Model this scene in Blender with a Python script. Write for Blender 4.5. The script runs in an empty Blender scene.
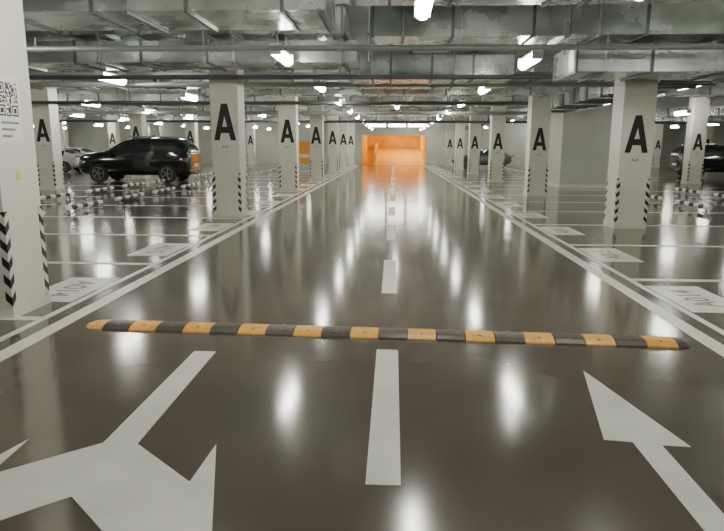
import bpy, bmesh, math, random
from mathutils import Vector, Matrix
random.seed(7)
D=bpy.data; S=bpy.context.scene; C=S.collection

# ---------------- materials ----------------
def mat(name, col, rough=.5, metal=0., noise=0., nscale=4., emis=None, estr=0., rvar=0., coat=0., spec=None, bump=0.):
    m=D.materials.new(name); m.use_nodes=True; n=m.node_tree.nodes; l=m.node_tree.links
    b=n['Principled BSDF']; b.inputs['Base Color'].default_value=(*col,1); b.inputs['Roughness'].default_value=rough
    b.inputs['Metallic'].default_value=metal
    if spec is not None: b.inputs['Specular IOR Level'].default_value=spec
    if coat: b.inputs['Coat Weight'].default_value=coat; b.inputs['Coat Roughness'].default_value=.08
    if noise or rvar or bump:
        tc=n.new('ShaderNodeTexCoord'); t=n.new('ShaderNodeTexNoise'); t.inputs['Scale'].default_value=nscale; t.inputs['Detail'].default_value=5
        l.new(tc.outputs['Object'],t.inputs['Vector'])
        if noise:
            r=n.new('ShaderNodeMapRange'); r.inputs[1].default_value=.3; r.inputs[2].default_value=.7; r.inputs[3].default_value=1-noise; r.inputs[4].default_value=1+noise
            l.new(t.outputs[0],r.inputs[0])
            v=n.new('ShaderNodeVectorMath'); v.operation='SCALE'; v.inputs[0].default_value=col; l.new(r.outputs[0],v.inputs['Scale'])
            l.new(v.outputs[0],b.inputs['Base Color'])
        if rvar:
            r=n.new('ShaderNodeMapRange'); r.inputs[1].default_value=.3; r.inputs[2].default_value=.7; r.inputs[3].default_value=rough-rvar; r.inputs[4].default_value=rough+rvar
            l.new(t.outputs[0],r.inputs[0]); l.new(r.outputs[0],b.inputs['Roughness'])
        if bump:
            bp=n.new('ShaderNodeBump'); bp.inputs['Strength'].default_value=bump; bp.inputs['Distance'].default_value=.01
            l.new(t.outputs[0],bp.inputs['Height']); l.new(bp.outputs[0],b.inputs['Normal'])
    if emis: b.inputs['Emission Color'].default_value=(*emis,1); b.inputs['Emission Strength'].default_value=estr
    return m
M={}
M['floor']=mat('epoxy_floor',(.108,.091,.074),.125,noise=.12,nscale=.6,rvar=.02,spec=.9)
M['line']=mat('line_paint',(.72,.72,.65),.35,noise=.08,nscale=3)
M['linetxt']=mat('stencil_dark',(.2,.19,.18),.4)
M['wall']=mat('painted_wall',(.5,.52,.46),.6,noise=.06,nscale=1)
M['pillar']=mat('pillar_paint',(.69,.69,.60),.5,noise=.05,nscale=2)
M['ceil']=mat('concrete_ceiling',(.34,.36,.33),.8,noise=.15,nscale=1)
M['black']=mat('black_paint',(.012,.012,.013),.4)
M['duct']=mat('galvanized_steel',(.72,.77,.73),.25,metal=.92,noise=.25,nscale=1.3,rvar=.1,bump=.25)
M['flange']=mat('duct_flange_steel',(.2,.22,.21),.4,metal=.6)
M['pipe']=mat('pipe_grey',(.4,.42,.41),.4,metal=.4)
M['redpipe']=mat('pipe_dark',(.12,.12,.12),.4,metal=.2)
M['house']=mat('lamp_housing',(.8,.8,.8),.4)
M['lamp']=mat('led_tube',(1,1,1),.4,emis=(1,.98,.87),estr=52)
M['yel']=mat('bump_yellow',(.78,.39,.07),.4,noise=.15,nscale=20)
M['blk']=mat('bump_black',(.065,.05,.04),.4,noise=.2,nscale=20)
M['tyre']=mat('tyre',(.02,.02,.02),.7)
M['rim']=mat('rim',(.3,.3,.31),.3,metal=.9)
M['glass']=mat('car_glass',(.02,.025,.03),.05,spec=.9)
M['cblack']=mat('car_black',(.008,.008,.01),.15,coat=1.)
M['cwhite']=mat('car_white',(.6,.6,.6),.2,coat=1.)
M['cyel']=mat('sign_orange',(.8,.35,.04),.3)
M['cgrey']=mat('car_grey',(.12,.13,.14),.2,coat=1.)
M['head']=mat('headlamp',(.7,.7,.7),.1)
M['tail']=mat('taillamp',(.35,.02,.02),.15)
M['white']=mat('paper_white',(.75,.75,.73),.5)
M['tag']=mat('yellow_tag',(.75,.6,.2),.5)
M['orange']=mat('ramp_wall_orange',(.88,.52,.04),.5,noise=.3,nscale=.5)
M['ramp']=mat('ramp_floor',(.75,.42,.05),.5,noise=.1,nscale=2)
def stripes():
    m=D.materials.new('hazard_stripes'); m.use_nodes=True; n=m.node_tree.nodes; l=m.node_tree.links; b=n['Principled BSDF']
    tc=n.new('ShaderNodeTexCoord'); s=n.new('ShaderNodeSeparateXYZ'); l.new(tc.outputs['Object'],s.inputs[0])
    ax=n.new('ShaderNodeMath'); ax.operation='ABSOLUTE'; l.new(s.outputs[0],ax.inputs[0])
    ay=n.new('ShaderNodeMath'); ay.operation='ABSOLUTE'; l.new(s.outputs[1],ay.inputs[0])
    a=n.new('ShaderNodeMath'); a.operation='ADD'; l.new(ax.outputs[0],a.inputs[0]); l.new(ay.outputs[0],a.inputs[1])
    c=n.new('ShaderNodeMath'); c.operation='ADD'; l.new(a.outputs[0],c.inputs[0]); l.new(s.outputs[2],c.inputs[1])
    d=n.new('ShaderNodeMath'); d.operation='MULTIPLY'; d.inputs[1].default_value=6.; l.new(c.outputs[0],d.inputs[0])
    f=n.new('ShaderNodeMath'); f.operation='FRACT'; l.new(d.outputs[0],f.inputs[0])
    g=n.new('ShaderNodeMath'); g.operation='GREATER_THAN'; g.inputs[1].default_value=.5; l.new(f.outputs[0],g.inputs[0])
    x=n.new('ShaderNodeMix'); x.data_type='RGBA'; x.inputs[6].default_value=(.65,.65,.6,1); x.inputs[7].default_value=(.012,.012,.012,1)
    l.new(g.outputs[0],x.inputs[0]); l.new(x.outputs[2],b.inputs['Base Color']); b.inputs['Roughness'].default_value=.4
    return m
M['haz']=stripes()

# ---------------- mesh builder ----------------
class MB:
    def __init__(s): s.v=[]; s.f=[]; s.m=[]; s.mats=[]; s.sm=[]
    def mi(s,k):
        if k not in s.mats: s.mats.append(k)
        return s.mats.index(k)
    def add(s,vs,fs,k,smooth=False):
        o=len(s.v); s.v+= [tuple(p) for p in vs]
        for f in fs: s.f.append([i+o for i in f]); s.m.append(s.mi(k)); s.sm.append(smooth)
    def box(s,x0,x1,y0,y1,z0,z1,k):
        s.add([(x0,y0,z0),(x1,y0,z0),(x1,y1,z0),(x0,y1,z0),(x0,y0,z1),(x1,y0,z1),(x1,y1,z1),(x0,y1,z1)],
              [(0,3,2,1),(4,5,6,7),(0,1,5,4),(1,2,6,5),(2,3,7,6),(3,0,4,7)],k)
    def cyl(s,p0,p1,r,k,n=16,r1=None):
        p0=Vector(p0);p1=Vector(p1);r1=r if r1 is None else r1
        z=(p1-p0).normalized(); a=z.orthogonal().normalized(); b=z.cross(a)
        vs=[];
        for i in range(n):
            t=2*math.pi*i/n; d=a*math.cos(t)+b*math.sin(t); vs.append(p0+d*r); vs.append(p1+d*r1)
        s.add(vs,[(2*i,2*((i+1)%n),2*((i+1)%n)+1,2*i+1) for i in range(n)],k,True)
        s.add([vs[2*i] for i in range(n)],[tuple(range(n))[::-1]],k); s.add([vs[2*i+1] for i in range(n)],[tuple(range(n))],k)
    def slab(s,pts,z0,z1,k):
        n=len(pts); s.add([(x,y,z0) for x,y in pts]+[(x,y,z1) for x,y in pts],
            [tuple(range(n))[::-1],tuple(range(n,2*n))]+[(i,(i+1)%n,n+(i+1)%n,n+i) for i in range(n)],k)
    def obj(s,name,loc=(0,0,0),bevel=0,parent=None,rot=0):
        me=D.meshes.new(name); me.from_pydata(s.v,[],s.f)
        for k in s.mats: me.materials.append(M[k])
        for p,mi,sm in zip(me.polygons,s.m,s.sm): p.material_index=mi; p.use_smooth=sm
        me.update(); o=D.objects.new(name,me); C.objects.link(o); o.location=loc; o.rotation_euler[2]=rot
        if bevel:
            b=o.modifiers.new('bev','BEVEL'); b.width=bevel; b.segments=2; b.limit_method='ANGLE'
        if parent: o.parent=parent
        return o
def inst(o,name,loc,rot=0):
    n=D.objects.new(name,o.data); C.objects.link(n); n.location=loc; n.rotation_euler[2]=rot
    for c in o.children:
        q=inst(c,c.name.split('.')[0],c.location,c.rotation_euler[2]); q.parent=n
    return n
def text_geo(body,size):
    cu=D.curves.new('t','FONT'); cu.body=body; cu.size=size; cu.align_x='CENTER'; cu.align_y='CENTER'; cu.offset=size*.02
    o=D.objects.new('t',cu); C.objects.link(o); bpy.context.view_layer.update()
    me=D.meshes.new_from_object(o.evaluated_get(bpy.context.evaluated_depsgraph_get()))
    vs=[v.co.copy() for v in me.vertices]; fs=[tuple(p.vertices) for p in me.polygons]
    D.objects.remove(o); D.curves.remove(cu); D.meshes.remove(me)
    return vs,fs

XL,XR,YB,YF,ZC=-34,30,-9,58,4.1
# ---------------- shell ----------------
b=MB(); b.box(XL,XR,YB,YF,-.2,0,'floor'); b.obj('floor')
b=MB(); b.box(XL,XR,YB,YF,ZC,ZC+.2,'ceil'); b.obj('ceiling')
b=MB(); b.box(XL-.2,XL,YB,YF,0,ZC,'wall'); b.obj('wall_left')
b=MB(); b.box(XR,XR+.2,YB,YF,0,ZC,'wall'); b.obj('wall_right')
b=MB(); b.box(XL,XR,YB-.2,YB,0,ZC,'wall'); b.obj('wall_back')
b=MB(); b.box(XL,-2.9,YF,YF+.3,0,ZC,'wall'); b.box(2.9,XR,YF,YF+.3,0,ZC,'wall'); b.box(-2.9,2.9,YF,YF+.3,2.6,ZC,'wall'); b.obj('wall_front')
# ramp
b=MB()
b.box(-3.2,-2.9,YF+.3,YF+16,-.2,5,'orange'); b.box(2.9,3.2,YF+.3,YF+16,-.2,5,'orange'); b.box(-3.2,3.2,YF+16,YF+16.3,-.2,5,'orange'); b.box(-3.2,3.2,YF+.3,YF+16.3,5,5.2,'orange')
b.obj('wall_exit_ramp')
b=MB()
b.add([(-2.9,YF,0),(2.9,YF,0),(2.9,YF+3,0),(-2.9,YF+3,0),(2.9,YF+16,1.5),(-2.9,YF+16,1.5)],[(0,1,2,3),(3,2,4,5)],'ramp')
b.add([(-1.9,YF+.6,0),(-1.7,YF+.6,0),(-1.7,YF+15,0),(-1.9,YF+15,0),(-1.9,YF+.6,.8),(-1.7,YF+.6,.8),(-1.7,YF+15,2.3),(-1.9,YF+15,2.3)],
      [(0,3,2,1),(4,5,6,7),(0,1,5,4),(1,2,6,5),(2,3,7,6),(3,0,4,7)],'ramp')
b.add([(-1.69,YF+1,0.3),(-1.69,YF+14,1.8),(-1.69,YF+14,2.0),(-1.69,YF+1,.5)],[(0,1,2,3)],'blk')
for i in range(9):
    y=YF+3.5+i*1.3; z=(y-YF-3)*1.5/13
    b.box(-1.6,2.7,y,y+.12,z+.0,z+.035,'yel')
b.obj('floor_exit_ramp')
def arealight(name,loc,rot,sx,sy,e,col):
    L=D.lights.new(name,'AREA'); L.shape='RECTANGLE'; L.size=sx; L.size_y=sy; L.energy=e; L.color=col
    o=D.objects.new(name,L); C.objects.link(o); o.location=loc; o.rotation_euler=rot
arealight('ramp_sodium_light',(1.2,YF+8,4.8),(0,0,0),2,9,620,(1,.88,.45))

# ---------------- pillars ----------------
H=.31
def pillar_proto(name,z0l,hl):
    b=MB(); h=H; b.box(-h,h,-h,h,0,ZC,'pillar'); b.box(-h-.012,h+.012,-h-.012,h+.012,0,.09,'pillar')
    o=b.obj(name)
    g=MB(); t=.008;w=.055;z0,z1=.09,1.0
    for sx in(-1,1):
        for sy in(-1,1):
            xa,xb=sorted((sx*(h-w),sx*(h+t))); ya,yb=sorted((sy*h,sy*(h+t))); g.box(xa,xb,ya,yb,z0,z1,'haz')
            xa,xb=sorted((sx*h,sx*(h+t))); ya,yb=sorted((sy*(h-w),sy*h)); g.box(xa,xb,ya,yb,z0,z1,'haz')
    g.obj('corner_guards',parent=o)
    a=MB()
    def q(pts,d):
        for sgn in(-1,1):
            vs=[((x-.4)*.78*hl*(-sgn),sgn*(h+d),z0l+z*hl) for x,z in pts]
            a.add(vs,[tuple(range(len(pts)))],'black')
    q([(0,0),(.2,0),(.5,1),(.29,1)],.003); q([(.8,0),(.6,0),(.3,1),(.51,1)],.004); q([(.18,.2),(.62,.2),(.57,.37),(.23,.37)],.005)
    vs,fs=text_geo('A-21',.075)
    a.add([(v.x,-h-.003,z0l-.14+v.y) for v in vs],fs,'black'); a.add([(-v.x,h+.003,z0l-.14+v.y) for v in vs],[f for f in fs],'black')
    a.obj('letter_a',parent=o)
    return o
LX=-3.46-H; RX=4.45+H; NX=LX-.08
rows=[(LX,[14.2+H+8.4*i for i in range(0,5+1)]+[-2.4]),(NX,[5.55+H]),(RX,[12.85+H+8.4*i for i in range(-1,6)]),
      (LX-8.9,[22.95+8.4*i for i in range(0,5)]),(LX-17.6,[14.55+8.4*i for i in range(0,6)]),(LX-26,[22.95+8.4*i for i in range(0,5)]),
      (RX+8.8,[12.85+8.4*i for i in range(0,6)]),(RX+17.2,[12.85+8.4*i for i in range(0,6)])]
pr={}
for X,ys in rows:
    key='L' if X<0 else 'R'
    for y in ys:
        if y>YF-.6: continue
        if key not in pr:
            pr[key]=pillar_proto('concrete_pillar',1.72,.8) if key=='L' else pillar_proto('concrete_pillar',1.5,.72)
            pr[key].location=(X,y,0)
        else: inst(pr[key],'concrete_pillar',(X,y,0))
# ---------------- posters on near-left pillar ----------------
b=MB(); fx=NX+H+.004
b.box(fx-.004,fx,5.58,5.97,1.62,2.22,'white')
n=21;cs=.3/n
for i in range(n):
    for j in range(n):
        def fin(a,c):
            return (a in(0,6) and 0<=c<=6) or (c in(0,6) and 0<=a<=6) or (2<=a<=4 and 2<=c<=4)
        corner=[(i,j),(n-1-i,j),(i,n-1-j)]
        inf=any(0<=a<=7 and 0<=c<=7 for a,c in corner)
        on=any(0<=a<=6 and 0<=c<=6 and fin(a,c) for a,c in corner) if inf else random.random()<.5
        if on:
            y=5.63+i*cs; z=1.86+j*cs; b.add([(fx+.001,y,z),(fx+.001,y+cs,z),(fx+.001,y+cs,z+cs),(fx+.001,y,z+cs)],[(0,1,2,3)],'black')
for k in range(3):
    b.box(fx,fx+.001,5.65,5.92-.06*k,1.79-k*.06,1.81-k*.06,'linetxt')
b.obj('qr_code_poster')
b=MB(); b.box(fx-.004,fx,5.80,5.88,1.27,1.36,'tag'); b.obj('yellow_tag_sticker')

# ---------------- floor markings ----------------
Z0,Z1=.0,.004
b=MB()
for x,w in((-3.0,.15),(-3.26,.07)): b.box(x-w/2,x+w/2,-6,56,Z0,Z1,'line')
b.obj('lane_line')
b=MB()
for x,w in((2.66,.15),(2.92,.07)): b.box(x-w/2,x+w/2,-6,56,Z0,Z1,'line')
b.obj('lane_line')
b=MB()
for i in range(-1,13):
    y=2.78+4.04*i; b.box(-.115,.055,y,y+2.05,Z0,Z1,'line')
b.obj('centre_dashed_line')
b=MB(); b.slab([(1.34,1.2),(1.485,1.2),(1.485,3.28),(1.635,3.27),(1.4,4.44),(1.19,3.33),(1.34,3.31)],Z0,Z1,'line'); b.obj('floor_arrow_straight')
c=-1.47
R=[(-1.385,4.7),(-1.375,3.13),(-.965,2.755),(-.945,3.15),(-.56,1.65),(-.96,1.75),(-.97,2.12)]
half=[(x-c,y) for x,y in R]
pts=[(c+x,y) for x,y in half]+[(c,2.60)]+[(c-x,y) for x,y in half[::-1]]
b=MB(); b.slab(pts[::-1],Z0,Z1,'line'); o=b.obj('floor_arrow_turn')
bm=bmesh.new(); bm.from_mesh(o.data); bmesh.ops.triangulate(bm,faces=[f for f in bm.faces if len(f.verts)>4]); bmesh.ops.recalc_face_normals(bm,faces=bm.faces); bm.to_mesh(o.data); bm.free()
def bays(name,xa,xb,y0,n,lab=None):
    b=MB(); s=1 if xb>xa else -1
    for i in range(n):
        y=y0+2.8*i
        if y>56: break
        x0,x1=sorted((xa,xb))
        if x1>6.6 and 25.9<y<32.1:
            x1=6.6
            if x0>6.6: continue
        b.box(x0,x1,y-.06,y+.06,Z0,Z1,'line')
        if lab:
            cx,off=lab; cy=y+off
            b.box(cx-.3,cx+.3,cy-.6,cy+.6,Z0,Z1,'line')
            vs,fs=text_geo('A%03d'%(i+12),.36)
            b.add([(cx-s*v.y,cy+s*v.x,Z1+.001) for v in vs],fs,'linetxt')
    b.obj(name)
bays('parking_bay_lines',-3.3,-8.4,5.55-5.6,21,(-3.63,1.25))
bays('parking_bay_lines',2.96,8.6,7.75-5.6,20,(3.28,-.95))
bays('parking_bay_lines',-9.2,-14.3,5.55,18)
bays('parking_bay_lines',-18.5,-23.6,5.55,18)
bays('parking_bay_lines',9.7,14.6,7.25,18)
def wstop():
    b=MB(); r=.055; L=1.9; n=7
    for i in range(n):
        y=-L/2+L*i/n; b.cyl((0,y,.13),(0,y+L/n,.13),r,'white' if i%2==0 else 'black',12)
    for y in(-.75,.75):
        b.box(-.03,.03,y-.03,y+.03,.012,.13,'pipe'); b.box(-.09,.09,y-.08,y+.08,0,.012,'pipe')
    return b
p=None
for X,y0 in((-7.7,5.55),(-9.9,5.55),(7.9,7.25),(10.3,7.25)):
    for i in range(14):
        y=y0+1.4+2.8*i
        if X>6 and 24<y<33 and X<11: continue
        if p is None: p=wstop().obj('wheel_stop',(X,y,0))
        else: inst(p,'wheel_stop',(X,y,0))
# ---------------- speed bump ----------------
A=Vector((-2.73,5.38,0)); B=Vector((2.46,5.15,0)); Ln=(B-A).length; ang=math.atan2(B.y-A.y,B.x-A.x)
b=MB(); nseg=20; sl=(Ln-.30)/nseg
prof=[(-.14,0),(-.135,.012),(-.085,.034),(-.04,.042),(.04,.042),(.085,.034),(.135,.012),(.14,0)]
def seg(x0,x1,k,s0=1,s1=1):
    n=len(prof); vs=[(x0,y*s0,z*s0) for y,z in prof]+[(x1,y*s1,z*s1) for y,z in prof]
    b.add(vs,[(i,i+1,n+i+1,n+i)[::-1] for i in range(n-1)],k); b.add(vs[:n],[tuple(range(n))],k); b.add(vs[n:],[tuple(range(n))[::-1]],k)
seg(0,.05,'yel',.45,.85); seg(.05,.18,'yel',.85,1)
for i in range(nseg): seg(.18+sl*i+.004,.18+sl*(i+1)-.004,'blk' if i%2==0 else 'yel')
seg(Ln-.12,Ln-.04,'blk',1,.85); seg(Ln-.04,Ln,'blk',.85,.45)
for i in range(nseg):
    for y in(-.07,.07):
        b.cyl((.18+sl*(i+.5),y,.03),(.18+sl*(i+.5),y,.041),.012,'flange',8)
b.obj('speed_bump',A,rot=ang)

# ---------------- lamps ----------------
def lampmesh():
    b=MB(); b.box(-.04,.04,-.6,.6,.085,.12,'house'); b.box(-.09,.09,-.62,-.59,-.05,.12,'house'); b.box(-.09,.09,.59,.62,-.05,.12,'house')
    b.cyl((0,-.59,0),(0,.59,0),.085,'lamp',14)
    for y in(-.4,.4): b.cyl((0,y,.12),(0,y,.3),.006,'pipe',6)
    return b
lp=None
def lamp(x,y,rot=0):
    global lp
    if lp is None: lp=lampmesh().obj('ceiling_tube_light',(x,y,3.08),rot=rot)
    else: inst(lp,'ceiling_tube_light',(x,y,3.08),rot)
for i in range(-2,9):
    lamp(-1.9,11+5.5*i); lamp(2.35,11.6+5.6*i)
    lamp(-6.4,9.0+5.5*i); lamp(7.0,10.3+5.6*i)
    if i>=0:
        lamp(-11.0,12+5.5*i); lamp(12.5,12+5.6*i)
        lamp(-15.8,15+5.5*i) if 15+5.5*i<57 else None
        lamp(-22,14+5.5*i); lamp(20,14+5.5*i); lamp(-29,15+5*i)
lamp(.3,6.9); lamp(.1,24); lamp(.2,46,math.pi/2); lamp(-1.2,46.1,math.pi/2); lamp(1.6,46.1,math.pi/2)

# ---------------- ducts ----------------
def duct(axis,a0,a1,c0,c1,z0,z1,step=1.25):
    b=MB()
    def bx(p,q,ca,cb,za,zb,k):
        if axis=='x': b.box(p,q,ca,cb,za,zb,k)
        else: b.box(ca,cb,p,q,za,zb,k)
    bx(a0,a1,c0,c1,z0,z1,'duct')
    n=int((a1-a0)/step)
    for i in range(n+1):
        p=a0+step*i+.02; bx(p,p+.045,c0-.03,c1+.03,z0-.03,z1+.03,'flange')
        if i%2==0:
            for cc in(c0-.05,c1+.05):
                if axis=='x': b.cyl((p+.5,cc,z0-.04),(p+.5,cc,ZC),.008,'pipe',6)
                else: b.cyl((cc,p+.5,z0-.04),(cc,p+.5,ZC),.008,'pipe',6)
            bx(p+.48,p+.52,c0-.07,c1+.07,z0-.045,z0-.005,'flange')
    b.obj('ventilation_duct')
duct('x',-14,-.9,8.5,9.9,3.32,3.9)
duct('x',-16,-.7,12.0,13.2,3.12,3.5)
duct('x',-16,-.9,11.9,13.2,3.6,4.05)
duct('x',-1,2.5,13.9,15.0,3.02,3.5,.87)
duct('x',-.6,14,7.7,8.9,3.45,3.95)
duct('x',3.0,17,11.2,12.6,2.86,3.3)
duct('x',2.8,17,11.0,12.7,3.42,4.0)
duct('x',-.4,2.7,10.4,11.4,3.3,3.75)
duct('y',13.2,25.5,5.3,6.5,2.9,3.3)
duct('y',33,56,5.3,6.5,3.1,3.5)
duct('x',-24,3,17.3,18.4,3.2,3.6)
duct('x',-6,5.0,19.6,20.5,3.15,3.55)
duct('x',6.7,24,19.6,20.6,3.15,3.55)
duct('x',-28,5.0,25.2,26.4,3.2,3.6)
duct('x',-20,24,33.4,34.5,3.2,3.55)
duct('x',-20,24,43.2,44.4,3.2,3.55)
duct('y',-2,8.3,-5.4,-4.5,3.63,4.0)
duct('y',15.2,56,.4,1.3,3.72,4.05)
duct('y',-2,7.5,-.7,.0,3.5,3.95)
# pipes
def pipe(name,p0,p1,r,k,hang):
    b=MB(); b.cyl(p0,p1,r,k)
    p0=Vector(p0);p1=Vector(p1); L=(p1-p0).length; d=(p1-p0).normalized()
    t=1.
    while t<L and hang:
        q=p0+d*t; b.cyl(q,(q.x,q.y,ZC),.007,'pipe',6)
        q=p0+d*(t+1.3); b.cyl(q,(q.x,q.y,q.z+.17),.015,'pipe',8); t+=4
    b.obj(name)
for y,z,r,k in((6.9,3.55,.05,'pipe'),(7.3,3.4,.04,'redpipe'),(10.2,3.1,.045,'pipe'),(13.6,3.02,.05,'redpipe'),(15.5,3.05,.06,'pipe'),(22,3.05,.06,'redpipe'),(28.5,3.05,.08,'pipe'),(37,3.0,.07,'redpipe')):
    pipe('sprinkler_pipe',(-24,y,z),(5.1 if y in(13.6,15.5,22) else 6.2 if y==28.5 else 24,y,z),r,k,True)
for y,z,xa,xb in((16.3,3.3,-20,4.9),(24,3.1,-20,4.9),(30,3.1,-20,4.2)):
    b=MB()
    b.box(xa,xb,y-.2,y+.2,z,z+.012,'pipe'); b.box(xa,xb,y-.2,y-.19,z,z+.1,'pipe'); b.box(xa,xb,y+.19,y+.2,z,z+.1,'pipe')
    x=xa+1
    while x<xb: b.box(x,x+.03,y-.22,y-.2,z-.02,ZC,'flange'); b.box(x,x+.03,y+.2,y+.22,z-.02,ZC,'flange'); x+=3
    b.obj('cable_tray')
# ---------------- service core on right ----------------
b=MB(); b.box(6.7,9.5,26,32,0,ZC,'wall'); b.box(6.68,9.52,25.98,32.02,0,.12,'pillar')
b.obj('wall_service_core')
# orange board far left
b=MB(); b.box(-6.0,-5.2,39.98,40.02,.5,1.9,'cyel'); b.box(-5.95,-5.9,39.98,40.02,0,.5,'pipe'); b.box(-5.3,-5.25,39.98,40.02,0,.5,'pipe'); b.box(-5.9,-5.3,39.975,39.98,.9,1.1,'white'); b.box(-6,-5.2,39.8,40.2,0,.03,'pipe'); b.obj('notice_board')

# ---------------- cars ----------------
def car(name,loc,rot,paint,suv=True,sc=1):
    root=D.objects.new(name,None); C.objects.link(root); root.location=loc; root.rotation_euler[2]=rot; root.scale=(sc,sc,sc*1.03)
    L=4.7 if suv else 4.6; W=.93 if suv else .9
    if suv: st=[(-2.35,.42,.78,.92,.74,.62),(-2.25,.30,.88,1.06,.86,.74),(-1.8,.26,.98,1.14,W,.78),(-1.3,.26,1.02,1.2,W,.76),(-1.1,.26,1.03,1.24,W,.74),
        (-.5,.26,1.04,1.66,W,.68),(.1,.26,1.05,1.76,W,.7),(1.0,.26,1.06,1.78,W,.7),(1.95,.26,1.08,1.74,W,.68),(2.27,.28,1.06,1.34,.88,.74),(2.34,.40,.97,1.12,.82,.7)]
    else: st=[(-2.3,.4,.6,.7,.7,.6),(-2.15,.25,.68,.82,.82,.7),(-1.6,.2,.8,.92,W,.74),(-1.0,.2,.88,.98,W,.72),(-.85,.2,.9,1.0,W,.7),
        (-.05,.2,.92,1.38,W,.58),(.4,.2,.93,1.45,W,.6),(.95,.2,.94,1.43,W,.6),(1.3,.2,.95,1.33,W,.58),(1.85,.22,.95,1.05,.86,.7),(2.3,.36,.88,.98,.76,.64)]
    bm=bmesh.new(); rings=[]
    for x,zb,zl,zt,w,rw in st:
        half=[(0,zb),(w*.8,zb),(w*.97,zb+.12),(w,(zb+zl)/2),(w*.97,zl),(rw+(w*.97-rw)*.12,zl+(zt-zl)*.86),(rw*.85,zt),(0,zt+.015)]
        full=half+[(-y,z) for y,z in half[-2:0:-1]]
        rings.append([bm.verts.new((x,y,z)) for y,z in full])
    n=len(rings[0]); N=len(rings)
    for i in range(N-1):
        for j in range(n):
            f=bm.faces.new((rings[i][j],rings[i][(j+1)%n],rings[i+1][(j+1)%n],rings[i+1][j])); f.smooth=True
            jj=j if j<n/2 else n-1-j
            glass=False
            if jj==4 and 5<=i<=N-4: glass=True
            if i==4 and jj in(5,6): glass=True
            if i==N-3 and jj in(5,6): glass=True
            if i==4 and jj==4: glass=True
            f.material_index=1 if glass else 0
    bm.faces.new(rings[0]); bm.faces.new(rings[-1][::-1])
    bmesh.ops.recalc_face_normals(bm,faces=bm.faces)
    me=D.meshes.new('body'); bm.to_mesh(me); bm.free(); me.materials.append(M[paint]); me.materials.append(M['glass'])
    o=D.objects.new('body',me); C.objects.link(o); o.parent=root
    s=o.modifiers.new('s','SUBSURF'); s.levels=2; s.render_levels=2
    wr=.36 if suv else .32
    b=MB()
    for x in(-1.42,1.4):
        for sy in(-1,1):
            y0=sy*(W-.2); y1=sy*(W+.015)
            b.cyl((x,y0,wr),(x,y1,wr),wr,'tyre',28); b.cyl((x,y1,wr),(x,y1+sy*.008,wr),wr*.68,'rim',24)
            b.cyl((x,y1+sy*.008,wr),(x,y1+sy*.012,wr),wr*.6,'tyre',24)
            for k in range(5):
                a=k*2*math.pi/5; d=Vector((math.cos(a),0,math.sin(a)))*wr*.64
                b.cyl((x,y1+sy*.012,wr),(x+d.x,y1+sy*.012,wr+d.z),.022,'rim',6)
    b.obj('wheels',parent=root)
    b=MB(); zf=.8 if suv else .62
    for sy in(-1,1):
        xa=-2.3 if suv else -2.24
        b.cyl((xa+.02,sy*.62,zf),(xa+.32,sy*.80,zf+.06),.075,'head',10,.05)
        b.cyl((2.28,sy*.62,.9),(2.1,sy*.86,.93),.06,'tail',10)
        b.box(-.95,-.77,min(sy*W,sy*(W+.17)),max(sy*W,sy*(W+.17)),1.04 if suv else .92,1.17 if suv else 1.03,paint)
        if suv: b.cyl((-.2,sy*.62,1.78),(1.8,sy*.62,1.78),.02,'rim',8)
    b.box(-2.37 if suv else -2.31,-2.3,-.4,.4,zf-.2,zf-.02,'tyre')
    b.box(2.3,2.35,-.26,.26,.62,.74,'white')
    b.obj('trim',parent=root,bevel=.01)
    return root
car('parked_suv',(-11.35,28.2,0),0,'cblack',True,1.08)
car('parked_sedan',(-24.5,47,0),0,'cwhite',False)
car('parked_sedan',(-21,38,0),0,'cwhite',False)
car('parked_suv',(18.0,36.5,0),math.pi,'cblack',True)
car('parked_sedan',(6.9,50.5,0),0,'cgrey',False)

# ---------------- camera ----------------
cam=D.cameras.new('camera'); co=D.objects.new('camera',cam); C.objects.link(co); S.camera=co
cam.sensor_width=36; cam.lens=630/724*36; cam.clip_end=300
co.location=(0,0,1.6)
co.rotation_euler=(Matrix.Rotation(math.radians(2.8),4,'Z')@Matrix.Rotation(math.radians(90-10.7),4,'X')@Matrix.Rotation(math.radians(.25),4,'Z')).to_euler()
w=D.worlds.new('world'); S.world=w; w.use_nodes=True; w.node_tree.nodes['Background'].inputs[0].default_value=(.5,.5,.5,1); w.node_tree.nodes['Background'].inputs[1].default_value=.1
